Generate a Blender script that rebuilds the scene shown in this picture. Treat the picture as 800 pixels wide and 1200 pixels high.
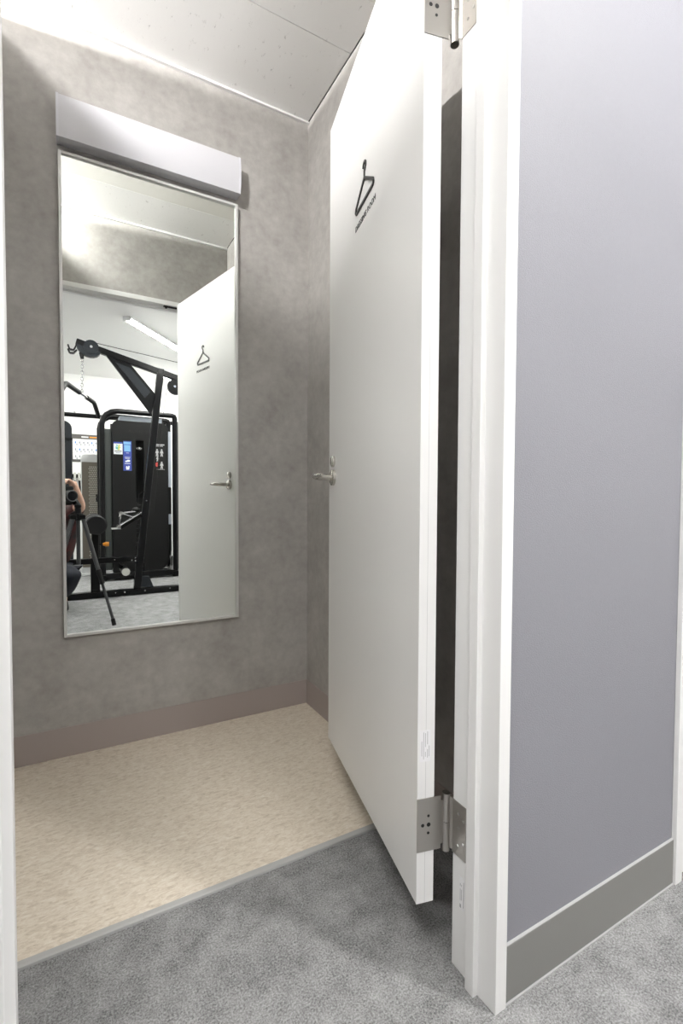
import bpy, bmesh, math, random
from mathutils import Vector, Matrix
random.seed(7)
for o in list(bpy.data.objects): bpy.data.objects.remove(o)
scn = bpy.context.scene
COL = scn.collection
R = math.radians

# ------------------------------------------------------------------ camera (solved from the photo's vanishing points, 800x1200)
CAM_H = .95
YAW, PITCH, ROLL, FPX = R(29.1915), R(-1.7654), R(.262), 561.35
F = Vector((math.sin(YAW)*math.cos(PITCH), math.cos(YAW)*math.cos(PITCH), math.sin(PITCH)))
R0 = Vector((math.cos(YAW), -math.sin(YAW), 0)); U0 = R0.cross(F)
CR = R0*math.cos(ROLL)+U0*math.sin(ROLL); CU = -R0*math.sin(ROLL)+U0*math.cos(ROLL)
CP = Vector((0, 0, CAM_H))
cd = bpy.data.cameras.new('view'); cam = bpy.data.objects.new('view', cd); COL.objects.link(cam)
cam.matrix_world = Matrix(((CR.x, CU.x, -F.x, 0), (CR.y, CU.y, -F.y, 0), (CR.z, CU.z, -F.z, CAM_H), (0, 0, 0, 1)))
cd.sensor_fit = 'VERTICAL'; cd.sensor_height = 36; cd.sensor_width = 24; cd.lens = FPX/1200*36
cd.clip_start = .01
scn.camera = cam

# ------------------------------------------------------------------ world, exposure, lamp strengths
w = bpy.data.worlds.new('world'); scn.world = w; w.use_nodes = True
w.node_tree.nodes['Background'].inputs[0].default_value = (.9, .92, 1, 1)
w.node_tree.nodes['Background'].inputs[1].default_value = .05
scn.view_settings.view_transform = 'Standard'; scn.view_settings.look = 'None'
scn.view_settings.exposure = 0.0; scn.view_settings.gamma = 1
scn.view_settings.use_curve_mapping = False
GYM_LAMP = 152.0       # emission of the gym's LED battens
NEXT_LAMP = 3700.0      # emission of the batten in the neighbouring cubicle, shining over the partition


FAR_FILL = 1300.0      # emission of an added, unseen fill light on that cubicle's far wall

# ------------------------------------------------------------------ materials
MATS = {}
def mat(name, col, rough=.5, metal=0, noise=0, nscale=5, ncol=None, bump=0, bscale=200, spec=.5, emit=0, coat=0, stretch=None, detail=6):
    m = bpy.data.materials.new(name); m.use_nodes = True
    nt = m.node_tree; b = nt.nodes['Principled BSDF']; L = nt.links.new
    b.inputs['Base Color'].default_value = (*col, 1); b.inputs['Roughness'].default_value = rough
    b.inputs['Metallic'].default_value = metal; b.inputs['Specular IOR Level'].default_value = spec
    b.inputs['Coat Weight'].default_value = coat
    if emit:
        b.inputs['Emission Color'].default_value = (*col, 1); b.inputs['Emission Strength'].default_value = emit
    tc = nt.nodes.new('ShaderNodeTexCoord')
    if noise:
        mp = nt.nodes.new('ShaderNodeMapping'); L(tc.outputs['Object'], mp.inputs[0])
        if stretch: mp.inputs['Scale'].default_value = stretch
        n = nt.nodes.new('ShaderNodeTexNoise'); n.inputs['Scale'].default_value = nscale; n.inputs['Detail'].default_value = detail
        n.inputs['Roughness'].default_value = .65
        L(mp.outputs[0], n.inputs[0])
        r = nt.nodes.new('ShaderNodeValToRGB'); r.color_ramp.elements[0].position = .5-.5*noise; r.color_ramp.elements[1].position = .5+.5*noise
        c2 = ncol or tuple(c*.75 for c in col)
        r.color_ramp.elements[0].color = (*c2, 1); r.color_ramp.elements[1].color = (*col, 1)
        L(n.outputs[0], r.inputs[0]); L(r.outputs[0], b.inputs['Base Color'])
        m['ramp'] = 1
    if bump:
        n2 = nt.nodes.new('ShaderNodeTexNoise'); n2.inputs['Scale'].default_value = bscale; n2.inputs['Detail'].default_value = 3
        L(tc.outputs['Object'], n2.inputs[0])
        bp = nt.nodes.new('ShaderNodeBump'); bp.inputs['Strength'].default_value = bump; bp.inputs['Distance'].default_value = .002
        L(n2.outputs[0], bp.inputs['Height']); L(bp.outputs[0], b.inputs['Normal'])
    MATS[name] = m
    return m

mat('white_paint', (.76, .76, .757), .38)
mat('door_white', (.79, .79, .78), .34)
mat('gym_white', (.92, .915, .90), .7, bump=.1, bscale=300)
mat('purple_vinyl', (.238, .238, .266), .55, noise=.9, nscale=120, ncol=(.216, .216, .243), bump=.5, bscale=420)
mat('mauve_vinyl', (.37, .322, .302), .5)
mat('grey_vinyl', (.20, .198, .19), .42)
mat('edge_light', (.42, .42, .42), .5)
mat('aluminium', (.66, .66, .645), .35, metal=.2)
mat('strip_grey', (.46, .46, .45), .45, metal=.1)
mat('steel', (.50, .48, .45), .3, metal=1)
mat('satin_steel', (.62, .60, .56), .22, metal=1)
mat('chrome', (.82, .82, .82), .12, metal=1)
mat('dark_hole', (.015, .015, .015), .8)
mat('acrylic', (.62, .62, .655), .3)
mat('acrylic_cap', (.66, .66, .71), .3)
mat('sign_black', (.025, .025, .025), .45)
mat('print_grey', (.40, .40, .41), .7)
mat('sticker', (.78, .78, .80), .5)
mat('gap_shade', (.03, .03, .03), .9)
mat('frame_black', (.005, .005, .0055), .28, spec=.22)
mat('shroud', (.011, .011, .011), .5, spec=.15)
mat('shroud_side', (.04, .046, .043), .5)
mat('pale_panel', (.42, .46, .52), .4)
mat('plate_grey', (.020, .023, .027), .4, spec=.22)
mat('rubber', (.008, .008, .008), .6, spec=.3)
mat('pad', (.011, .011, .012), .5, spec=.25)
mat('carbon', (.05, .052, .054), .38)
mat('orange', (.85, .32, .02), .4)
mat('disc_white', (.62, .62, .58), .5)
mat('sticker_white', (.80, .82, .84), .5)
mat('sticker_blue', (.035, .06, .30), .5)
mat('sticker_sky', (.20, .42, .68), .5)
mat('lime', (.62, .62, .12), .5); mat('teal', (.16, .50, .46), .5); mat('red', (.45, .05, .04), .5)
mat('poster_grey', (.10, .095, .09), .6); mat('poster_white', (.85, .85, .85), .6); mat('poster_mark', (.30, .32, .36), .6); mat('poster_blue', (.10, .25, .60), .6)
mat('perforated', (.165, .145, .115), .5); mat('cabinet_white', (.68, .69, .69), .4); mat('perf_hole', (.62, .60, .54), .6)
mat('skin', (.68, .44, .33), .5, noise=.8, nscale=20, ncol=(.62, .36, .26)); mat('navy', (.007, .009, .018), .85, noise=.8, nscale=60, ncol=(.004, .006, .012))
mat('shirt', (.014, .012, .012), .85, noise=.25, nscale=14, ncol=(.07, .010, .010)); mat('hair', (.012, .009, .008), .5); mat('shoe', (.02, .02, .02), .6)
mat('eye_white', (.7, .7, .7), .3)
mat('lens_glass', (.004, .004, .006), .08, spec=.2)
mat('lamp_on', (1, .985, .96), .5, emit=GYM_LAMP); mat('lamp_next', (1, .98, .96), .5, emit=NEXT_LAMP); mat('fill_far', (1, .98, .96), .5, emit=FAR_FILL)
mat('smooth_ceiling', (.86, .85, .81), .6)

def concrete():
    m = mat('concrete', (.30, .29, .275), .75)
    nt = m.node_tree; L = nt.links.new; b = nt.nodes['Principled BSDF']; tc = nt.nodes.new('ShaderNodeTexCoord')
    n1 = nt.nodes.new('ShaderNodeTexNoise'); n1.inputs['Scale'].default_value = 6.5; n1.inputs['Detail'].default_value = 10; n1.inputs['Roughness'].default_value = .72
    n2 = nt.nodes.new('ShaderNodeTexNoise'); n2.inputs['Scale'].default_value = 34; n2.inputs['Detail'].default_value = 5
    for n in (n1, n2): L(tc.outputs['Object'], n.inputs[0])
    mx = nt.nodes.new('ShaderNodeMix'); mx.data_type = 'FLOAT'; mx.inputs[0].default_value = .3
    L(n1.outputs[0], mx.inputs[2]); L(n2.outputs[0], mx.inputs[3])
    r = nt.nodes.new('ShaderNodeValToRGB'); e = r.color_ramp.elements
    e[0].position = .33; e[0].color = (.31, .296, .279, 1); e[1].position = .66; e[1].color = (.455, .442, .421, 1)
    q = e.new(.5); q.color = (.385, .371, .352, 1)
    L(mx.outputs[0], r.inputs[0]); L(r.outputs[0], b.inputs['Base Color'])
    bp = nt.nodes.new('ShaderNodeBump'); bp.inputs['Strength'].default_value = .12; bp.inputs['Distance'].default_value = .002
    n3 = nt.nodes.new('ShaderNodeTexNoise'); n3.inputs['Scale'].default_value = 260; L(tc.outputs['Object'], n3.inputs[0])
    L(n3.outputs[0], bp.inputs['Height']); L(bp.outputs[0], b.inputs['Normal'])
concrete()
def carpet():
    m = mat('carpet', (.2, .2, .2), .95, spec=.1)
    nt = m.node_tree; L = nt.links.new; b = nt.nodes['Principled BSDF']; tc = nt.nodes.new('ShaderNodeTexCoord')
    n1 = nt.nodes.new('ShaderNodeTexNoise'); n1.inputs['Scale'].default_value = 13; n1.inputs['Detail'].default_value = 8; n1.inputs['Roughness'].default_value = .75
    n2 = nt.nodes.new('ShaderNodeTexNoise'); n2.inputs['Scale'].default_value = 260; n2.inputs['Detail'].default_value = 4; n2.inputs['Roughness'].default_value = .8
    for n in (n1, n2): L(tc.outputs['Object'], n.inputs[0])
    mx = nt.nodes.new('ShaderNodeMix'); mx.data_type = 'FLOAT'; mx.inputs[0].default_value = .68
    L(n1.outputs[0], mx.inputs[2]); L(n2.outputs[0], mx.inputs[3])
    r = nt.nodes.new('ShaderNodeValToRGB'); e = r.color_ramp.elements
    e[0].position = .38; e[0].color = (.085, .085, .086, 1); e[1].position = .62; e[1].color = (.43, .43, .433, 1)
    L(mx.outputs[0], r.inputs[0]); L(r.outputs[0], b.inputs['Base Color'])
    bp = nt.nodes.new('ShaderNodeBump'); bp.inputs['Strength'].default_value = .5; bp.inputs['Distance'].default_value = .003
    L(n2.outputs[0], bp.inputs['Height']); L(bp.outputs[0], b.inputs['Normal'])
carpet()
def vinyl():
    m = mat('beige_vinyl', (.6, .5, .4), .36, spec=.4)
    nt = m.node_tree; L = nt.links.new; b = nt.nodes['Principled BSDF']; tc = nt.nodes.new('ShaderNodeTexCoord')
    mp = nt.nodes.new('ShaderNodeMapping'); mp.inputs['Scale'].default_value = (1, 2.6, 1); L(tc.outputs['Object'], mp.inputs[0])
    n1 = nt.nodes.new('ShaderNodeTexNoise'); n1.inputs['Scale'].default_value = 48; n1.inputs['Detail'].default_value = 8; n1.inputs['Roughness'].default_value = .75; n1.inputs['Distortion'].default_value = .6
    L(mp.outputs[0], n1.inputs[0])
    r = nt.nodes.new('ShaderNodeValToRGB'); e = r.color_ramp.elements
    e[0].position = .33; e[0].color = (.56, .475, .37, 1); e[1].position = .72; e[1].color = (.90, .85, .76, 1)
    q = e.new(.5); q.color = (.76, .675, .555, 1)
    L(n1.outputs[0], r.inputs[0]); L(r.outputs[0], b.inputs['Base Color'])
vinyl()
def board():
    m = mat('ceiling_board_white', (.80, .80, .79), .8)
    nt = m.node_tree; L = nt.links.new; b = nt.nodes['Principled BSDF']; tc = nt.nodes.new('ShaderNodeTexCoord')
    mp = nt.nodes.new('ShaderNodeMapping'); mp.inputs['Scale'].default_value = (1, .45, 1); L(tc.outputs['Object'], mp.inputs[0])
    n1 = nt.nodes.new('ShaderNodeTexNoise'); n1.inputs['Scale'].default_value = 62; n1.inputs['Detail'].default_value = 5; n1.inputs['Roughness'].default_value = .7
    L(mp.outputs[0], n1.inputs[0])
    r = nt.nodes.new('ShaderNodeValToRGB'); e = r.color_ramp.elements
    e[0].position = .27; e[0].color = (.56, .55, .54, 1); e[1].position = .37; e[1].color = (.91, .905, .895, 1)
    L(n1.outputs[0], r.inputs[0]); L(r.outputs[0], b.inputs['Base Color'])
    bp = nt.nodes.new('ShaderNodeBump'); bp.inputs['Strength'].default_value = .18; bp.inputs['Distance'].default_value = .002
    L(n1.outputs[0], bp.inputs['Height']); L(bp.outputs[0], b.inputs['Normal'])
board()
mg = mat('mirror_glass', (.90, .93, .90), 0.0, metal=1)

# ------------------------------------------------------------------ mesh helpers
class MB:
    def __init__(s): s.v = []; s.f = []; s.mi = []; s.k = 0
    def add(s, vs, fs):
        n = len(s.v); s.v += [tuple(v) for v in vs]; s.f += [[i+n for i in f] for f in fs]; s.mi += [s.k]*len(fs); return s
    def box(s, a, b):
        x0, y0, z0 = [min(p, q) for p, q in zip(a, b)]; x1, y1, z1 = [max(p, q) for p, q in zip(a, b)]
        return s.add([(x0,y0,z0),(x1,y0,z0),(x1,y1,z0),(x0,y1,z0),(x0,y0,z1),(x1,y0,z1),(x1,y1,z1),(x0,y1,z1)],
                     [(0,3,2,1),(4,5,6,7),(0,1,5,4),(1,2,6,5),(2,3,7,6),(3,0,4,7)])
    def bar(s, p, q, wid, hei, side=(0, 1, 0)):            # rectangular bar from p to q; wid along side
        p = Vector(p); q = Vector(q); d = (q-p).normalized(); a = Vector(side); a = (a-d*a.dot(d)).normalized(); b = d.cross(a)
        vs = []
        for c in (p, q):
            for i, j in ((-1,-1),(1,-1),(1,1),(-1,1)): vs.append(c+a*wid/2*i+b*hei/2*j)
        return s.add(vs, [(3,2,1,0),(4,5,6,7),(0,1,5,4),(1,2,6,5),(2,3,7,6),(3,0,4,7)])
    def cyl(s, p, q, r, n=16, r2=None):
        p = Vector(p); q = Vector(q); d = (q-p).normalized(); a = d.orthogonal().normalized(); b = d.cross(a); r2 = r if r2 is None else r2
        vs = [p+(a*math.cos(t)+b*math.sin(t))*r for t in [2*math.pi*i/n for i in range(n)]]
        vs += [q+(a*math.cos(t)+b*math.sin(t))*r2 for t in [2*math.pi*i/n for i in range(n)]]
        fs = [(i, (i+1) % n, n+(i+1) % n, n+i) for i in range(n)]+[tuple(range(n-1,-1,-1)), tuple(range(n, 2*n))]
        return s.add(vs, fs)
    def tube(s, pts, r, n=10, rs=None):
        pts = [Vector(p) for p in pts]; m = len(pts); vs = []; a = None
        for i, p in enumerate(pts):
            d = (pts[min(i+1, m-1)]-pts[max(i-1, 0)]).normalized()
            a = d.orthogonal().normalized() if a is None else (a-d*a.dot(d)).normalized()
            b = d.cross(a); rr = rs[i] if rs else r
            vs += [p+(a*math.cos(t)+b*math.sin(t))*rr for t in [2*math.pi*j/n for j in range(n)]]
        fs = [(i*n+j, i*n+(j+1) % n, (i+1)*n+(j+1) % n, (i+1)*n+j) for i in range(m-1) for j in range(n)]
        fs += [tuple(range(n-1,-1,-1)), tuple(range((m-1)*n, m*n))]
        return s.add(vs, fs)
    def prism(s, poly, fn, t0, t1):                       # poly: 2-D outline, fn(a,b,t) -> 3-D
        n = len(poly); vs = [fn(a, b, t0) for a, b in poly]+[fn(a, b, t1) for a, b in poly]
        fs = [(i, (i+1) % n, n+(i+1) % n, n+i) for i in range(n)]+[tuple(range(n-1,-1,-1)), tuple(range(n, 2*n))]
        return s.add(vs, fs)
    def ball(s, c, rx, ry=None, rz=None, n=16, m=10):
        ry = ry or rx; rz = rz or rx; c = Vector(c); vs = [c+Vector((0,0,rz))]; 
        for i in range(1, m):
            ph = math.pi*i/m
            vs += [c+Vector((rx*math.sin(ph)*math.cos(2*math.pi*j/n), ry*math.sin(ph)*math.sin(2*math.pi*j/n), rz*math.cos(ph))) for j in range(n)]
        vs.append(c-Vector((0,0,rz))); e = len(vs)-1
        fs = [(0, 1+j, 1+(j+1) % n) for j in range(n)]
        fs += [(1+(i-1)*n+j, 1+i*n+j, 1+i*n+(j+1) % n, 1+(i-1)*n+(j+1) % n) for i in range(1, m-1) for j in range(n)]
        fs += [(1+(m-2)*n+j, e, 1+(m-2)*n+(j+1) % n) for j in range(n)]
        return s.add(vs, fs)
    def torus(s, c, R_, r, ax=(0,1,0), n=16, m=8, sq=1, up=None):
        ax = Vector(ax).normalized(); a = Vector(up) if up else ax.orthogonal(); a = (a-ax*a.dot(ax)).normalized(); b = ax.cross(a); c = Vector(c)
        pts = [c+a*math.cos(t)*R_*sq+b*math.sin(t)*R_ for t in [2*math.pi*i/n for i in range(n)]]; vs = []
        for i, p in enumerate(pts):
            o = (p-c).normalized()
            vs += [p+(o*math.cos(t)+ax*math.sin(t))*r for t in [2*math.pi*j/m for j in range(m)]]
        return s.add(vs, [(i*m+j, ((i+1) % n)*m+j, ((i+1) % n)*m+(j+1) % m, i*m+(j+1) % m) for i in range(n) for j in range(m)])
    def build(s, name, m, parent=None, bevel=0, smooth=False, off=None):
        me = bpy.data.meshes.new(name); off = Vector(off) if off is not None else None
        if off is None and parent is not None and parent.get('base'): off = Vector(parent['base'])
        vs = [Vector(v)-off for v in s.v] if off is not None else s.v
        me.from_pydata([tuple(v) for v in vs], [], s.f)
        bm = bmesh.new(); bm.from_mesh(me); bmesh.ops.recalc_face_normals(bm, faces=bm.faces); bm.to_mesh(me); bm.free()
        ms = m if isinstance(m, (list, tuple)) else [m]
        for x in ms: me.materials.append(MATS[x])
        if len(ms) > 1: me.polygons.foreach_set('material_index', s.mi)
        if smooth:
            me.polygons.foreach_set('use_smooth', [True]*len(me.polygons)); me.set_sharp_from_angle(angle=R(38))
        o = bpy.data.objects.new(name, me); COL.objects.link(o)
        if parent is not None:
            o.parent = parent
            while parent is not None:
                if parent.get('base'): o['base'] = parent['base']; break
                parent = parent.parent
        if bevel:
            bv = o.modifiers.new('bevel', 'BEVEL'); bv.width = bevel; bv.segments = 2; bv.limit_method = 'ANGLE'
        return o
def tag(o, label=None, cat=None, group=None, kind=None):
    if label: o['label'] = label
    if cat: o['category'] = cat
    if group: o['group'] = group
    if kind: o['kind'] = kind
    return o
def thing(name, label, cat, loc, rz=0, group=None, kind=None, world=True):
    o = bpy.data.objects.new(name, None); COL.objects.link(o); o.location = loc; o.rotation_euler = (0, 0, rz)
    if world: o['base'] = tuple(loc)
    return tag(o, label, cat, group, kind)
def text_mesh(txt, size, fn, depth=.0004, name='lettering', m='sign_black', parent=None, width=None, align='CENTER'):
    cu = bpy.data.curves.new('t', 'FONT'); cu.body = txt; cu.size = size; cu.align_x = align; cu.align_y = 'CENTER'; cu.extrude = depth
    cu.resolution_u = 3
    o = bpy.data.objects.new('t', cu); COL.objects.link(o); dg = bpy.context.evaluated_depsgraph_get()
    me = bpy.data.meshes.new_from_object(o.evaluated_get(dg)); bpy.data.objects.remove(o)
    xs = [v.co.x for v in me.vertices]; k = width/(max(xs)-min(xs)) if width else 1
    off = Vector(parent['base']) if parent is not None and parent.get('base') else Vector()
    for v in me.vertices: v.co = Vector(fn(v.co.x*k, v.co.y, v.co.z))-off
    bm = bmesh.new(); bm.from_mesh(me); bmesh.ops.recalc_face_normals(bm, faces=bm.faces); bm.to_mesh(me); bm.free()
    me.materials.clear(); me.materials.append(MATS[m]); me.name = name
    q = bpy.data.objects.new(name, me); COL.objects.link(q); q.parent = parent
    if off.length: q['base'] = parent['base']
    return q
def arc(cx, cy, r, a0, a1, n=6): return [(cx+r*math.cos(R(a0+(a1-a0)*i/n)), cy+r*math.sin(R(a0+(a1-a0)*i/n))) for i in range(n+1)]
def rrect(x0, y0, x1, y1, r, n=5):
    return arc(x1-r, y0+r, r, -90, 0, n)+arc(x1-r, y1-r, r, 0, 90, n)+arc(x0+r, y1-r, r, 90, 180, n)+arc(x0+r, y0+r, r, 180, 270, n)

# ------------------------------------------------------------------ the setting
D = 1.9747; XC = .9248; H = 2.615; MB0 = 2.5947          # mirror wall, right wall, ceiling, underside of ceiling moulding
YI = .713; YO = .612; XL = -.25; YS = 1.123              # inner / outer face of the door wall, left partition, sill strip
GX0, GX1, GY = -2.6, 3.2, -3.62
def struct(name, mb, m, label, cat, parent=None, bevel=0):
    o = mb.build(name, m, parent, bevel); return tag(o, label, cat, kind='structure')
struct('floor', MB().box((GX0, GY, -.08), (GX1, D, 0)), 'carpet', 'mottled grey carpet floor running from gym into dressing room entry', 'floor')
struct('floor_vinyl', MB().box((XL, YS+.0155, 0), (XC, D, .007)), 'beige_vinyl', 'raised beige streaked vinyl floor in front of the mirror', 'floor')
sill = thing('trim_1', 'grey metal edging strip between beige vinyl and grey carpet', 'edging strip', (.3, YS, 0), kind='structure')
def sillseg(x0, x1):
    pr = [(YS, 0), (YS+.016, 0), (YS+.016, .0075), (YS+.003, .0075), (YS, .006)]
    MB().prism(pr, lambda a, b, t: (t, a, b), x0, x1).build('edging_piece', 'strip_grey', sill)
sillseg(XL, .1262); sillseg(.127, XC)
struct('wall_back', MB().box((-1.35, D, 0), (XC+.08, D+.1, H)), 'concrete', 'grey concrete-look wallpapered wall carrying the mirror', 'wall')
struct('wall_right', MB().box((XC, YI, 0), (XC+.08, D, H-.004)), 'concrete', 'grey concrete-look side wall behind the open door', 'wall')
PT = 2.525
struct('wall_left', MB().box((XL-.03, YI, 0), (XL, D, PT)), 'concrete', 'grey partition stopping short of the ceiling at the cubicle edge', 'wall')
m = MB()
for a, b in (((GX0, YO, 0), (-.106, YI, H)), ((.690, YO, 0), (GX1, YI, H)), ((-.106, YO, 2.181), (.690, YI, H))): m.box(a, b)
m.mi = [0]*len(m.f)
for i, f in enumerate(m.f):
    c = sum((Vector(m.v[k]) for k in f), Vector())/len(f)
    m.mi[i] = 0 if c.y < YI-.01 else 1
struct('wall_front', m, ['purple_vinyl', 'concrete'], 'lavender grey vinyl gym wall with the dressing room doorway', 'wall')
struct('wall_next', MB().box((-1.35, YI, 0), (-1.3, D, H)), 'concrete', 'far grey wall of the neighbouring cubicle', 'wall')
struct('wall_gym_back', MB().box((GX0, GY-.1, 0), (GX1, GY, H)), 'gym_white', 'white gym wall behind the black weight machines', 'wall')
struct('wall_gym_left', MB().box((GX0-.1, GY, 0), (GX0, YI, H)), 'gym_white', 'white side wall of gym nearest the neighbouring cubicle', 'wall')
struct('wall_gym_right', MB().box((GX1, GY, 0), (GX1+.1, YI, H)), 'gym_white', 'white side wall of gym beyond the second door', 'wall')
ceil = struct('ceiling', MB().box((GX0-.1, GY-.1, H), (GX1+.1, D+.1, H+.08)), 'gym_white', 'white ceiling over gym and dressing cubicle', 'ceiling')
for y0, y1, mt in ((YI, 1.043, 'ceiling_board_white'), (1.0455, 1.40, 'smooth_ceiling'), (1.4008, 1.5955, 'ceiling_board_white'), (1.5985, D, 'ceiling_board_white')):
    x0 = XL-.06
    MB().box((x0, y0, H-.007), (XC, y1, H+.001)).build('ceiling_board', mt, ceil)
# ceiling mouldings
def mould(name, label, y0, sgn):
    t = thing(name, label, 'moulding', (.3, y0, MB0), kind='structure')
    MB().box((-1.3 if sgn < 0 else XL, y0, MB0), (XC, y0+sgn*.014, MB0+.007)).build('moulding_lip', 'white_paint', t)
    MB().box((-1.3 if sgn < 0 else XL, y0, MB0+.007), (XC, y0+sgn*.009, H-.007)).build('moulding_back', 'aluminium', t)
mould('trim_2', 'white ceiling moulding along top of the mirror wall', D, -1)
mould('trim_3', 'white ceiling moulding above the inside of the doorway', YI, 1)
struct('trim_4', MB().box((XC, YI, H-.011), (XC-.003, D, H-.0065)), 'gap_shade', 'thin dark strip painted as the shadow gap above side wall', 'joint')  # dark colour stands for the shade inside an open gap
# baseboards
def baseboard(name, label, a, b, mt, edge):
    o = MB().box(a, b).build(name, mt, None, .0015); tag(o, label, 'baseboard', kind='structure')
    return o
baseboard('baseboard_back', 'mauve grey vinyl baseboard under the mirror', (XL, D-.004, .007), (XC, D, .115), 'mauve_vinyl', 0)
baseboard('baseboard_right', 'mauve grey vinyl baseboard on side wall behind door', (XC-.004, YI, .0), (XC, D-.004, .115), 'mauve_vinyl', 0)
def purple_base(name, label, x0, x1):
    o = baseboard(name, label, (x0, YO-.006, .003), (x1, YO, .112), 'grey_vinyl', 1)
    MB().box((x0, YO-.0055, .112), (x1, YO, .1128)).build('top_highlight', 'edge_light', o)  # pale strip paints the highlight along the bevelled upper edge
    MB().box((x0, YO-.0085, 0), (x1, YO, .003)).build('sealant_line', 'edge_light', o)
purple_base('baseboard_front', 'grey vinyl baseboard on lavender wall between two doorways', .692, 1.279)
purple_base('baseboard_left', 'grey vinyl baseboard on lavender wall beside opposite door jamb', GX0, -.110)
# door frame: plan profile of the right jamb, mirrored for the left one
fr = thing('door_frame', 'white painted door frame with rebated jambs around dressing room opening', 'door frame', (.3, .66, 0), kind='structure')
prof = [(.664, .719), (.664, .667), (.650, .667), (.650, .645), (.662, .645), (.664, .602), (.692, .602), (.692, .7185)]
ZT = 2.156
MB().prism(prof, lambda a, b, t: (a, b, t), 0, ZT).build('jamb', 'white_paint', fr, .0012)
MB().prism([(.5858-a, b) for a, b in prof], lambda a, b, t: (a, b, t), 0, ZT).build('jamb', 'white_paint', fr, .0012)
hp = [(a-.664+0, b) for a, b in prof]
MB().prism(hp, lambda a, b, t: (t, b, ZT+.0+a*1.0), -.110, .692).build('header', 'white_paint', fr, .0012)
sk = MB().box((.6640, .684, .130), (.6636, .698, .197)).build('frame_sticker', 'sticker', fr)
m = MB(); m.box((.6636, .693, .134), (.6633, .697, .141))
for z0, z1, y in ((.148, .172, .6955), (.150, .172, .692), (.178, .183, .6955), (.178, .182, .692), (.138, .19, .6865)): m.box((.6636, y-.0006, z0), (.6633, y+.0006, z1))
m.build('sticker_print', 'print_grey', sk)
m = MB(); m.box((.52, .690, ZT-.006), (.60, .706, ZT+.002)); m.cyl((.535, .698, ZT-.004), (.535, .698, ZT-.014), .007, 12)
m.build('door_stop', 'rubber', fr)
# next door along the lavender wall (only its casing edge shows in the photo)
d2 = thing('door_2', 'closed white door with white casing at far end of lavender wall', 'door', (1.7, YO, 0), kind='structure')
for x0, x1 in ((1.279, 1.309), (2.075, 2.105)): MB().box((x0, YO-.012, 0), (x1, YO, 2.18)).build('casing', 'white_paint', d2, .0012)
MB().box((1.309, YO-.012, 2.15), (2.075, YO, 2.18)).build('casing', 'white_paint', d2, .0012)
MB().box((1.312, YO-.004, .01), (2.072, YO, 2.147)).build('leaf', 'door_white', d2)
m = MB(); m.cyl((1.38, YO-.004, 1.01), (1.38, YO-.012, 1.01), .025, 20); m.tube([(1.38, YO-.012, 1.01), (1.38, YO-.05, 1.01), (1.40, YO-.06, 1.01), (1.50, YO-.06, 1.01)], .009)
m.build('lever_handle', 'satin_steel', d2, smooth=True)

# ------------------------------------------------------------------ the open door (local: x = from hinge edge to free edge, +y = outer face, z up)
HX, HY, DA, DW, DZ0, DZ1 = .594, .7476, R(76.985), .7038, .129, 2.1576
door = thing('door_1', 'white flush door with hanger sign standing open on steel hinges', 'door', (HX, HY, 0), DA, kind='structure', world=False)
leaf = MB().box((0, -.0375, DZ0), (DW, 0, DZ1)).build('leaf', 'door_white', door, .0008)
MB().box((-.0006, -.0185, DZ0), (.0002, -.0180, DZ1)).build('edge_seam', 'print_grey', leaf)
MB().box((-.0005, -.0374, DZ0), (0, -.0002, DZ1)).build('edge_band', 'white_paint', leaf)
def hinge(z0, z1):
    hg = MB().box((-.0022, -.052, z0), (-.0006, .0005, z1)).build('hinge', 'steel', door)
    zm = (z0+z1)/2
    m = MB(); m.cyl((0, -.065, z0-.006), (0, -.065, zm-.0008), .0085, 20); m.cyl((0, -.065, zm+.0008), (0, -.065, z1+.004), .0085, 20)
    m.box((-.0022, -.060, zm-.045), (-.0006, -.050, zm+.045))
    m.build('hinge_knuckle', 'steel', hg, smooth=True)
    for y, z, r in ((-.0245, zm+.018, .0028), (-.0250, zm, .0042), (-.0242, zm-.017, .0028), (-.012, zm, .0036)): MB().cyl((-.0022, y, z), (-.0027, y, z), r, 12).build('screw_hole', 'dark_hole', hg)
    # fixed leaf on the jamb, in world coordinates
    inv = (Matrix.Translation((HX, HY, 0)) @ Matrix.Rotation(DA, 4, 'Z')).inverted()
    m = MB().box((.6642, .682, z0-.003), (.6624, .7205, z1-.003))
    kc = Matrix.Translation((HX, HY, 0)) @ Matrix.Rotation(DA, 4, 'Z') @ Vector((0, -.065, 0))
    m.bar((.6633, .7195, zm), (kc.x, kc.y+.004, zm), .0018, (z1-z0)*.98, side=(1, 0, 0)) if kc.y > .73 else m.bar((.6633, .7195, zm), (kc.x, kc.y, zm), .0018, (z1-z0)*.98, side=(0, 1, 0))
    m.v = [tuple(inv @ Vector(v)) for v in m.v]
    fx = m.build('frame_plate', 'steel', hg)
    for y, z in ((.702, z1-.025), (.702, zm), (.702, z0+.02), (.688, zm+.022), (.688, zm-.024)):
        m = MB().cyl((.6624, y, z), (.6616, y, z), .0028, 10); m.v = [tuple(inv @ Vector(v)) for v in m.v]; m.build('screw', 'chrome', hg)
hinge(.236, .345); hinge(1.837, 1.946)
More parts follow.
